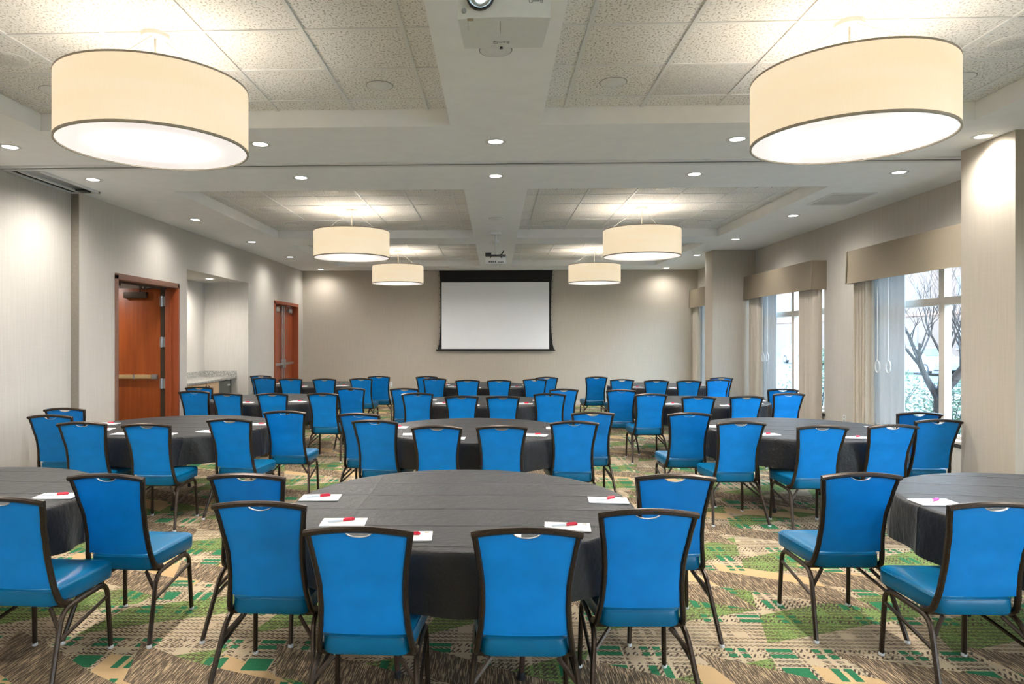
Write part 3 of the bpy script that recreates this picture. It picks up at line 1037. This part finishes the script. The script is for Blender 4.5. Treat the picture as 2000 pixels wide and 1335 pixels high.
# ---------------------------------------------------------------- projectors
pj = thing('projector', (0.03, 2.46, 2.785), 'white ceiling projector with a glowing round lens', 'projector')
pm = MB()
n = 24
outl = [(-.165 + .33 * i / n, -.012 * math.sin(PI * i / n)) for i in range(n + 1)]
outl += [(.152, .25), (-.152, .25)]
pm.prism(outl, 0, .125, 'z')
pm.build('body', 'white_plastic', pj, 30)
lc = (-.084, -.011, .075)
ln = MB()
def ylathe(prof, n, c):
    q = MB().lathe(prof, n)
    return [(c[0] + a, c[1] + cc, c[2] + b) for a, b, cc in q.v], q.f
for nm, mt, prof in (('lens_rim', 'lens_ring', [(.050, .004), (.050, -.010), (.045, -.012), (.042, -.006)]), ('lens_barrel', 'steel', [(.042, -.006), (.036, .0), (.022, .002)]), ('lens_glass', 'projector_glow', [(.022, -.001), (.015, -.004), (.0005, -.006)])):
    vs, fs = ylathe(prof, 32, lc)
    MB().add(vs, fs).build(nm, mt, pj)
vs, fs = ylathe([(.009, .003), (.009, -.003), (.006, -.004), (.0005, -.003)], 16, (-.142, -.004, .028))
MB().add(vs, fs).build('sensor_eye', 'grey_plastic', pj)
MB().box(-.131, -.109, -.008, .012, -.0015, .0005).build('focus_tab', 'shade_trim', pj)
for b in ((-.013, -.0115, .02, .12), (-.130, -.129, .02, .09)):
    MB().box(b[0], b[1], b[2], b[3], -.0006, .0006).build('seam', 'grey_plastic', pj)
MB().prism([(-.006, -.006), (.006, -.006), (.003, .004), (-.003, .004)], 0, .01, 'y', Matrix.Translation((-.008, .235, 0))).build('lens_latch', 'dark_plastic', pj)
# lettering: the unit hangs upside down
text_mesh('lettering', 'BenQ', .028, 'grey_plastic', pj, Matrix.Translation((-.008, .195, -.0008)) @ Matrix.Rotation(PI, 4, 'X') @ Matrix.Rotation(PI, 4, 'Z') )
text_mesh('lettering', 'BenQ', .022, 'grey_plastic', pj, Matrix.Translation((.112, -.0095, .058)) @ Matrix.Rotation(PI / 2, 4, 'X') @ Matrix.Rotation(PI, 4, 'Z'))
MB().tube([(0, .12, .125), (0, .12, ZS - 2.785 - .01)], .022, n=16).build('mount_pole', 'white_metal', pj)
MB().lathe([(.022, -.03), (.07, -.012), (.075, 0)], 24, (0, .12, ZS - 2.785)).build('mount_plate', 'white_metal', pj)
MB().box(-.09, .09, .04, .20, .125, .14).build('mount_bracket', 'white_metal', pj)

pj2 = thing('projector', (0.0, 11.0, 2.83), 'white projector on a black bracket aimed at the screen', 'projector')
MB().box(-.165, .165, 0, .25, 0, .095, ch=.012).build('body', 'white_plastic', pj2)
for x in (-.10, -.07, -.04, -.005, .05, .07, .09, .115):
    MB().box(x - .008, x + .008, -.003, .004, .02, .02 + (.016 if x > .04 else .028)).build('port', 'dark_plastic', pj2)
MB().box(-.165, .165, .06, .19, .135, .155, ch=.004).build('bracket_bar', 'dark_plastic', pj2)
for s_ in (-.09, .10):
    MB().tube([(s_, .12, .095), (s_ * .8, .12, .14)], .008).build('bracket_leg', 'dark_plastic', pj2)
MB().tube([(.06, .12, .15), (.10, .12, .17), (.13, .12, .225)], .010).build('bracket_arm', 'dark_plastic', pj2)
MB().box(-.165, -.07, .08, .16, .155, .19, ch=.004).build('adapter', 'dark_plastic', pj2)
MB().tube([(0, .12, .15), (0, .12, ZS - 2.83 - .02)], .02, n=16).build('mount_pole', 'white_metal', pj2)
MB().box(-.08, .08, .05, .19, ZS - 2.83 - .03, ZS - 2.83, ch=.004).build('mount_plate', 'white_metal', pj2)
sd = thing('smoke_detector', (0, 12.05, ZS), 'small white round smoke detector on the centre beam', 'detector')
MB().lathe([(.001, -.04), (.04, -.038), (.055, -.025), (.065, 0)], 24).build('cover', 'white_plastic', sd)

# ================================================================== furniture
# ---- chair: origin on the floor below the top rail, facing +y
def spline(keys, t):
    for (a, x), (b, y) in zip(keys, keys[1:]):
        if (a >= t >= b) or (a <= t <= b):
            s = (t - a) / (b - a)
            s = s * s * (3 - 2 * s) * .5 + s * .5
            return x + (y - x) * s
    return keys[-1][1] if abs(t - keys[-1][0]) < abs(t - keys[0][0]) else keys[0][1]

KY = [(.90, .0), (.80, .030), (.66, .072), (.54, .098), (.46, .112), (.40, .130), (.375, .16)]
KX = [(.90, .2025), (.82, .190), (.74, .178), (.66, .1705), (.58, .1705), (.50, .176), (.42, .188), (.375, .196)]

def build_chair():
    r = thing('banquet_chair')
    # back frame
    side = []
    zs = [.893, .86, .82, .78, .74, .70, .66, .62, .58, .54, .50, .46, .43, .405]
    side = [(spline(KX, z), spline(KY, z), z) for z in zs] + [(.195, .142, .385), (.197, .165, .372), (.198, .20, .366)]
    for sg in (-1, 1):
        MB().tube([(sg * x, y, z) for x, y, z in side], .0122, .0165, 8, Vector((1, 0, 0)), square=True).build('back_post', 'bronze', r)
    top = [(-.2135 + .427 * i / 16, -.006 - .010 * (1 - ((i - 8) / 8) ** 2), .893 + .021 * (1 - ((i - 8) / 8) ** 2)) for i in range(17)]
    MB().tube(top, .017, .0128, 8, Vector((0, 1, 0)), square=True).build('top_rail', 'bronze', r)
    # upholstered back panel: grid in (s across, z), notch at top centre
    nx, nz = 18, 14
    def half(z):
        return spline(KX, z) - .006
    ztop = lambda s: .886 + .020 * (1 - s * s) - (.024 * max(0, 1 - (s / .27) ** 2) ** .5 if abs(s) < .27 else 0) - .004
    zbot = lambda s: .462 - .006 * (1 - s * s)
    vs, fs = [], []
    for side_ in (-1, 1):               # rear, front
        for j in range(nz + 1):
            t = j / nz
            for i in range(nx + 1):
                s = -1 + 2 * i / nx
                # concentrate columns near the notch
                z = zbot(s) + (ztop(s) - zbot(s)) * t
                e = (1 - abs(s) ** 6) * (1 - abs(2 * t - 1) ** 8)
                th = .006 + (.016 if side_ > 0 else .007) * max(0, e) ** .5
                vs.append((s * half(min(z, .90)), spline(KY, min(z, .90)) + side_ * th, z))
    st = (nx + 1) * (nz + 1)
    for sd_ in (0, 1):
        for j in range(nz):
            for i in range(nx):
                a = sd_ * st + j * (nx + 1) + i
                fs.append((a, a + 1, a + nx + 2, a + nx + 1))
    for i in range(nx):
        for j in (0, nz):
            a = j * (nx + 1) + i
            fs.append((a, a + 1, st + a + 1, st + a))
    for j in range(nz):
        for i in (0, nx):
            a = j * (nx + 1) + i
            fs.append((a, a + nx + 1, st + a + nx + 1, st + a))
    bp = MB().add(vs, fs).build('backrest', 'blue_vinyl', r, 60)
    rim = [(.052 * q / 8, spline(KY, .885) - .004, ztop(.052 * q / 8 / .2) + .0015) for q in range(-8, 9)]
    MB().tube(rim, .007, .0022, 6, Vector((0, 1, 0))).build('handle_trim', 'steel', bp)
    # seat cushion
    def outline(hw_r, hw_f, y0, y1, rad):
        pts = fillet([(0, y0, 0), (hw_r, y0, 0), (hw_f, y1, 0), (0, y1, 0)], rad, 6)
        right = [(p.x, p.y) for p in pts]
        return right + [(-x, y) for x, y in reversed(right[1:-1])]
    loops = [(-.022, .372), (-.006, .372), (0, .380), (.002, .41), (0, .440), (-.008, .453), (-.02, .458), (-.07, .464), (-.14, .467)]
    base = outline(.178, .222, .122, .545, .055)
    n = len(base)
    cx, cy_ = 0, .335
    vs, fs = [], []
    for off, z in loops:
        for x, y in base:
            d = math.hypot(x - cx, y - cy_)
            s = (d + off) / d
            vs.append((cx + (x - cx) * s, cy_ + (y - cy_) * s, z + (y - .335) * .03))
    for i in range(len(loops) - 1):
        for j in range(n):
            fs.append((i * n + j, i * n + (j + 1) % n, (i + 1) * n + (j + 1) % n, (i + 1) * n + j))
    fs.append(tuple(range(n)))
    c_i = len(vs)
    vs.append((cx, cy_, .468))
    for j in range(n):
        fs.append(((len(loops) - 1) * n + j, (len(loops) - 1) * n + (j + 1) % n, c_i))
    st_ = MB().add(vs, fs).build('seat', 'seat_vinyl', r, 50)
    pip = [(cx + (x - cx) * 1.0, cy_ + (y - cy_) * 1.0, .4425 + (y - .335) * .03) for x, y in base]
    MB().tube(pip + [pip[0]], .0028, n=5, caps=False, side=Vector((0, 0, 1))).build('seat_piping', 'seat_vinyl', st_)
    # legs
    for sg in (-1, 1):
        fl = fillet([(sg * .212, .515, .012), (sg * .203, .495, .358), (sg * .200, .30, .352)], .07, 6)
        rl = fillet([(sg * .200, .30, .352), (sg * .204, .135, .347), (sg * .246, -.012, .012)], .07, 6)
        for path, foot in ((fl, fl[0]), (rl, rl[-1])):
            lg = MB().tube(path, .0122, .0142, 8).build('leg', 'bronze', r)
            MB().lathe([(.0005, -.012), (.013, -.012), (.015, -.006), (.013, .004), (.010, .008)], 12, foot).build('foot_glide', 'glide', lg)
        MB().tube([(sg * .2055, .502, .285), (sg * .222, .078, .22)], .0085, .0105, 6).build('stretcher', 'bronze', r)
        MB().tube([(sg * .214, .098, .265), (sg * .135, .150, .352)], .0105, .0075, 6).build('brace', 'bronze', r)
    MB().box(-.198, .198, .16, .19, .352, .370).build('seat_rail', 'bronze', r)
    MB().box(-.198, .198, .45, .48, .355, .374).build('seat_rail', 'bronze', r)
    return r

# ---- folding round table and its cloth
def build_table():
    r = thing('round_table')
    MB().lathe([(.001, .715), (.905, .715), (.915, .722), (.915, .742), (.905, .748), (.001, .748)], 64).build('tabletop', 'plywood', r)
    MB().lathe([(.80, .69), (.82, .69), (.82, .716), (.80, .716), (.80, .69)], 48).build('apron_ring', 'table_leg', r)
    for sy in (-1, 1):
        for sx in (-1, 1):
            lg = MB().tube(fillet([(sx * .30, sy * .36, .70), (sx * .33, sy * .40, .40), (sx * .30, sy * .46, .012)], .25, 8), .014, n=8).build('leg', 'table_leg', r)
            MB().lathe([(.001, 0), (.018, 0), (.018, .03), (.014, .035)], 12, (sx * .30, sy * .46, 0)).build('foot_cap', 'dark_plastic', lg)
        MB().tube([(-.33, sy * .40, .40), (.33, sy * .40, .40)], .010).build('crossbar', 'table_leg', r)
        MB().tube([(0, sy * .40, .40), (0, sy * .10, .70)], .009).build('leg_brace', 'table_leg', r)
    return r

def cloth_mesh(seed):
    rnd = random.Random(seed)
    n = 180
    ph = [rnd.uniform(0, 6.28) for _ in range(8)]
    nf = [7, 11, 17, 23]
    rings = [(r_, .7525, 0) for r_ in (.15, .3, .45, .6, .75, .85, .895)]
    rings += [(.914, .7515, .02), (.923, .746, .05), (.928, .735, .1), (.931, .71, .2), (.932, .67, .4), (.933, .62, .62), (.934, .56, .85), (.935, .522, .95), (.935, .487, 1.0)]
    vs = [(0, 0, .7525)]
    fs = []
    for r_, z, t in rings:
        for j in range(n):
            a = 2 * PI * j / n
            fold = sum(math.sin(nf[q] * a + ph[q] + t * .8 * math.sin(2 * a + ph[q + 4])) * w for q, w in enumerate((.4, .55, .4, .2)))
            fold = math.tanh(fold * 1.2)
            rr = r_ + t ** 1.3 * (.022 * fold - .004)
            zz = z + (t ** 2) * .008 * math.sin(5 * a + ph[3])
            if t == 0:
                zz += .0012 * math.sin(9 * a + r_ * 20)
            vs.append((rr * math.cos(a), rr * math.sin(a), zz))
    for j in range(n):
        fs.append((0, 1 + j, 1 + (j + 1) % n))
    for i in range(len(rings) - 1):
        for j in range(n):
            fs.append((1 + i * n + j, 1 + i * n + (j + 1) % n, 1 + (i + 1) * n + (j + 1) % n, 1 + (i + 1) * n + j))
    return MB().add(vs, fs).mesh('tablecloth', 'black_cloth', 70)

chair0, table0 = build_chair(), build_table()
cloths = [cloth_mesh(s) for s in (3, 5, 8, 13)]
pad_me = MB().box(-.108, .108, -.07, .07, 0, .005).mesh('sheets', 'paper', 0)
logo_me = MB().box(.072, .092, .046, .056, .005, .0054).mesh('printed_mark', 'paper_print', 0)
barrel_me = MB().tube([(-.07, 0, 0), (-.066, 0, 0), (.005, 0, 0)], [.0015, .0045, .005], n=8, side=Vector((0, 1, 0))).mesh('barrel', 'pen_white')
cap_me = {c: MB().tube([(.005, 0, 0), (.06, 0, 0), (.064, 0, 0)], [.0068, .0066, .003], n=8, side=Vector((0, 1, 0))).mesh('cap', c) for c in ('pen_red', 'pen_pink')}
clip_me = {c: MB().box(.012, .056, -.0022, .0022, .0062, .009).mesh('clip', c, 0) for c in ('pen_red', 'pen_pink')}

# table centres (metres) per row, counted from the screen wall; chairs as (x, y, turn in degrees)
ROWS = {
 4: {'L': ((-3.28, 3.79), [None, None, None, None, (-2.28, 3.10, -2), (-2.09, 3.64, -3)]),
     'C': ((-.18, 3.81), [(-1.34, 3.68, -3), (-1.04, 3.07, -1), (-.53, 2.66, -1), (.12, 2.67, 1), (.65, 2.98, 2), (.95, 3.75, 1)]),
     'R': ((3.19, 3.83), [(1.98, 3.83, 2), (2.23, 3.17, 1), None, None, None, None])},
 3: {'L': ((-3.25, 7.04), [(-4.50, 7.06, 2), (-4.19, 6.44, 2), (-3.60, 5.89, 3), (-2.98, 5.80, 0), (-2.41, 6.18, -5), (-2.14, 6.86, 1)]),
     'C': ((-.19, 6.87), [(-1.32, 6.67, -8), (-1.07, 6.13, -9), (-.49, 5.75, 1), (.05, 5.78, 1), (.69, 6.11, 2), (.96, 6.88, 2)]),
     'R': ((3.03, 7.04), [(1.91, 6.84, 0), (2.15, 6.15, 2), (2.73, 5.89, 2), (3.35, 5.97, 4), (3.95, 6.38, 3), (4.14, 6.98, -2)])},
 2: {'L': ((-3.29, 10.17), [(-4.44, 10.20, -2), (-4.17, 9.42, 2), (-3.56, 9.04, -4), (-2.96, 9.06, 0), (-2.30, 9.12, -4), (-2.12, 10.05, 2)]),
     'C': ((-.16, 9.93), [(-1.33, 10.05, -3), (-.98, 9.24, 2), (-.43, 8.73, 2), (.09, 8.71, 1), (.69, 9.20, -3), (.98, 10.00, 6)]),
     'R': ((2.93, 9.99), [(1.78, 9.87, -4), (2.04, 9.17, 2), (2.55, 8.80, -1), (3.17, 8.87, 2), (3.80, 9.40, 5), (4.13, 10.12, -5)])},
 1: {'L': ((-3.40, 13.42), [(-4.58, 13.33, -4), (-4.28, 12.66, 4), (-3.71, 12.38, 2), (-3.08, 12.33, 1), (-2.44, 12.46, -2), (-2.24, 13.22, -2)]),
     'C': ((-.18, 13.20), [(-1.30, 13.20, -4), (-1.06, 12.54, 6), (-.49, 12.06, 1), (.06, 12.06, 1), (.70, 12.40, -3), (.96, 13.05, 2)]),
     'R': ((3.06, 13.24), [(1.91, 13.20, 4), (2.24, 12.36, 2), (2.79, 12.12, -3), (3.33, 12.06, -1), (3.92, 12.36, 2), (4.20, 13.04, 2)])},
}
rowname = {1: 'first row from the screen', 2: 'second row from the screen', 3: 'third row from the screen', 4: 'row farthest from the screen'}
colname = {'L': 'door-side table', 'C': 'middle table', 'R': 'window-side table'}
seatname = ['first from the door end', 'second from the door end', 'third from the door end', 'third from the window end', 'second from the window end', 'first from the window end']
rnd = random.Random(11)
ci = ti = 0
for row in (4, 3, 2, 1):
    for col in 'LCR':
        (tx, ty), chairs = ROWS[row][col]
        t = table0 if ti == 0 else copy_tree(table0)
        t.location = (tx, ty, 0)
        t.rotation_euler = (0, 0, R(rnd.uniform(-20, 20)))
        tag(t, 'round folding table under black cloth, %s, %s' % (colname[col], rowname[row]), 'table', 'round banquet tables')
        cl = link('tablecloth', cloths[ti % 4])
        cl.location = (tx, ty, 0)
        cl.rotation_euler = (0, 0, R({'L': -3, 'C': 0, 'R': -9}[col] + rnd.uniform(-2, 2)))
        tag(cl, 'black creased tablecloth on the %s, %s' % (colname[col], rowname[row]), 'tablecloth', 'black round tablecloths')
        ti += 1
        for si, ch in enumerate(chairs):
            if ch is None:
                continue
            x, y, a = ch
            # keep the backrest clear of the hanging cloth
            for _ in range(4):
                near = min(((x + qx - tx, y + qy - ty) for qx, qy in ((-.185, .09), (0, .1), (.185, .09))), key=lambda q: math.hypot(*q))
                gap = .957 - math.hypot(*near)
                if gap > 0:
                    L_ = math.hypot(*near)
                    x, y = x + near[0] / L_ * gap, y + near[1] / L_ * gap
            c = chair0 if ci == 0 else copy_tree(chair0)
            ci += 1
            c.location = (x, y, 0)
            c.rotation_euler = (0, 0, R(a))
            tag(c, 'blue banquet chair %s, %s, %s' % (seatname[si], colname[col], rowname[row]), 'chair', 'blue banquet chairs')
            # notepad and pen in front of the chair
            d = Vector((x - tx, y - ty))
            d.normalize()
            pos = Vector((tx, ty)) + d * .735
            if si in (0, 5):
                pos = Vector((tx + (-.80 if si == 0 else .80), ty + .03))
            an = rnd.uniform(-6, 6) + {0: 0, 1: 8, 2: 4, 3: -3, 4: -9, 5: 0}[si]
            p = thing('notepad', (pos.x, pos.y, .7545), 'white notepad %s, %s, %s' % (seatname[si], colname[col], rowname[row]), 'notepad', 'notepads on the tables', rz=R(an))
            link('sheets', pad_me, p)
            link('printed_mark', logo_me, p)
            cc = 'pen_pink' if col == 'R' and row == 4 else 'pen_red'
            q = thing('pen', (pos.x - .01, pos.y + .005, .7545 + .0115), '%s-capped pen %s, %s, %s' % (cc[4:], seatname[si], colname[col], rowname[row]), 'pen', 'pens on the notepads', rz=R(rnd.choice((25, 32, 18, 8)) + rnd.uniform(-6, 6)))
            link('barrel', barrel_me, q)
            cp = link('cap', cap_me[cc], q)
            link('clip', clip_me[cc], cp)

# ================================================================== outdoors
MB().box(XR + .24, 15.4, -30, 140, -.3, -.1).build('ground', 'paving')
tag(bpy.data.objects['ground'], 'pale paved planting strip outside the windows', kind='structure')
box('road', 'asphalt', (15.7, 60, -30, 140, -.6, -.45), kind='structure', label='pale car park outside beyond the low kerb wall')
box('kerb', 'kerb', (15.4, 15.7, -30, 140, -.5, -.02), kind='structure', label='low concrete kerb along the car park')
bl = thing('building', (40, 60, -.45), 'pale peach building across the street with dark windows', 'building')
MB().box(0, 8, -65, 75, 0, 15).build('wall', 'facade', bl)
for z in (4.2, 8.4, 12.6):
    MB().box(-.12, 0, -65, 75, z, z + .25).build('band', 'facade_band', bl)
for i in range(-9, 11):
    for z in (1.2, 5.4, 9.6):
        y = i * 7.0 + .8
        wdw = MB().box(-.05, 0.02, y - .7, y + .7, z, z + 2.0).build('window', 'facade_window', bl)
        MB().box(-.10, -.03, y - .8, y + .8, z - .12, z).build('sill', 'kerb', wdw)

def car(x, y, label):
    r = thing('parked_car', (x, y, -.45), label, 'car', 'white cars on the street')
    L_, Wd = 4.5, 1.8
    prof = [(-2.2, .35), (-2.25, .75), (-2.1, 1.0), (-1.25, 1.08), (-.55, 1.55), (1.2, 1.58), (2.0, 1.12), (2.22, 1.0), (2.25, .45), (2.15, .3), (-2.1, .28)]
    m = MB()
    n = len(prof)
    xs_ = [(-.9, .94), (-.86, 1.0), (.86, 1.0), (.9, .94)]
    vs, fs = [], []
    for xx, k_ in xs_:
        for a, b in prof:
            tuck = .17 if b > 1.2 else 0
            vs.append((xx * (1 - tuck), a * (.5 + .5 * k_), .3 + (b - .3) * (k_ * .3 + .7)))
    for i in range(3):
        for j in range(n):
            fs.append((i * n + j, i * n + (j + 1) % n, (i + 1) * n + (j + 1) % n, (i + 1) * n + j))
    fs.append(tuple(range(n)))
    fs.append(tuple(3 * n + j for j in range(n)))
    m.add(vs, fs).build('body', 'car_white', r, 40)
    for sg in (-1, 1):
        for win_ in ([(-1.1, 1.1), (-.52, 1.48), (.1, 1.5), (.1, 1.1)], [(.16, 1.1), (.16, 1.5), (1.1, 1.5), (1.75, 1.12)]):
            MB().prism(win_, sg * .80, sg * .885, 'x').build('side_window', 'car_glass', r)
        for yy in (-1.42, 1.38):
            q = MB().lathe([(.001, -.02), (.33, -.02), (.34, 0), (.34, .18), (.33, .2), (.001, .2)], 24)
            wv = [(sg * (.9 - b_) if False else sg * (.72 + cc), yy + a_, .34 + b_) for a_, b_, cc in q.v]
            wh = MB().add(wv, q.f).build('wheel', 'tyre', r)
            q = MB().lathe([(.001, .205), (.2, .205), (.22, .2)], 16)
            MB().add([(sg * (.72 + cc), yy + a_, .34 + b_) for a_, b_, cc in q.v], q.f).build('rim', 'steel', wh)
    MB().prism([(-1.28, 1.1), (-.6, 1.53), (-.55, 1.50), (-1.2, 1.07)], -.72, .72, 'x').build('windscreen', 'car_glass', r)
car(25.0, 41.2, 'white car parked behind the bare tree')
car(25.0, 57.2, 'white car seen through the middle window')

def bare_tree(x, y, label, seed, h=1.0):
    rn = random.Random(seed)
    r = thing('bare_tree', (x, y, -.1), label, 'tree')
    tr_, br = MB(), MB()
    def grow(p, d, rad, L_, lev):
        pts, rs = [p.copy()], [rad]
        seg = 5
        for i in range(seg):
            d = (d + Vector((rn.uniform(-.16, .16), rn.uniform(-.16, .16), rn.uniform(-.02, .14)))).normalized()
            p = p + d * L_ / seg
            pts.append(p.copy())
            rs.append(rad * (1 - .45 * (i + 1) / seg))
        (tr_ if lev == 0 else br).tube(pts, rs, n=8 if lev < 2 else 4, caps=lev < 2)
        if lev >= 6:
            return
        nb = (4, 3, 3, 3, 2, 2)[lev]
        for b in range(nb):
            i = rn.choice((3, 4, 5)) if lev else rn.choice((4, 5))
            a = rn.uniform(0, 2 * PI)
            sp = rn.uniform(.4, .8)
            nd = (d + Vector((math.cos(a) * sp, math.sin(a) * sp, rn.uniform(-.05, .35)))).normalized()
            grow(pts[i], nd, rs[i] * rn.uniform(.62, .8), L_ * rn.uniform(.7, .92), lev + 1)
    grow(Vector((0, 0, 0)), Vector((.05, .05, 1)), .12, 1.0 * h, 0)
    tr_.build('trunk', 'bark', r, 80)
    br.build('branches', 'bark', r, 80)
bare_tree(7.0, 11.2, 'bare grey branching tree outside the large window', 4)

def shrub(x, y, rx, h, seed, label):
    rn = random.Random(seed)
    r = thing('shrub', (x, y, -.1), label, 'shrub', 'shrubs outside the windows')
    m = MB()
    for i in range(900):
        a, b, c = rn.gauss(0, .42), rn.gauss(0, .42), rn.random() ** .7
        p = Vector((a * rx, b * rx, .1 + c * h * max(.25, 1 - .5 * (a * a + b * b))))
        t = Vector((rn.uniform(-1, 1), rn.uniform(-1, 1), rn.uniform(-.3, 1))).normalized()
        s = t.orthogonal().normalized()
        L_ = rn.uniform(.03, .055)
        m.add([p, p + t * L_ + s * L_ * .4, p + t * L_ * 2, p + t * L_ - s * L_ * .4], [(0, 1, 2, 3)])
    tag(m.build('foliage', 'leaf', r, 0), kind='stuff')
    st_ = MB()
    for i in range(7):
        a = i * .9
        st_.tube([(0, 0, 0), (.3 * rx * math.cos(a), .3 * rx * math.sin(a), h * .5), (.6 * rx * math.cos(a), .6 * rx * math.sin(a), h * .85)], [.012, .008, .003], n=5)
    st_.build('stems', 'bark', r)
for i, (x, y, rx, h, w_) in enumerate(((5.95, 8.55, .45, .85, 'close against the large window pane'), (6.9, 9.9, .7, .85, 'left of the bare tree trunk as seen past the drape'), (7.9, 12.3, .7, 1.0, 'at the foot of the bare tree'), (8.0, 14.2, .8, 1.05, 'between the bare tree and the street'), (7.4, 16.0, .8, 1.45, 'outside the middle window mullion'), (8.2, 17.9, .8, 1.4, 'beyond the middle window sheer'))):
    shrub(x, y, rx, h, 20 + i, 'leafy green shrub ' + w_)
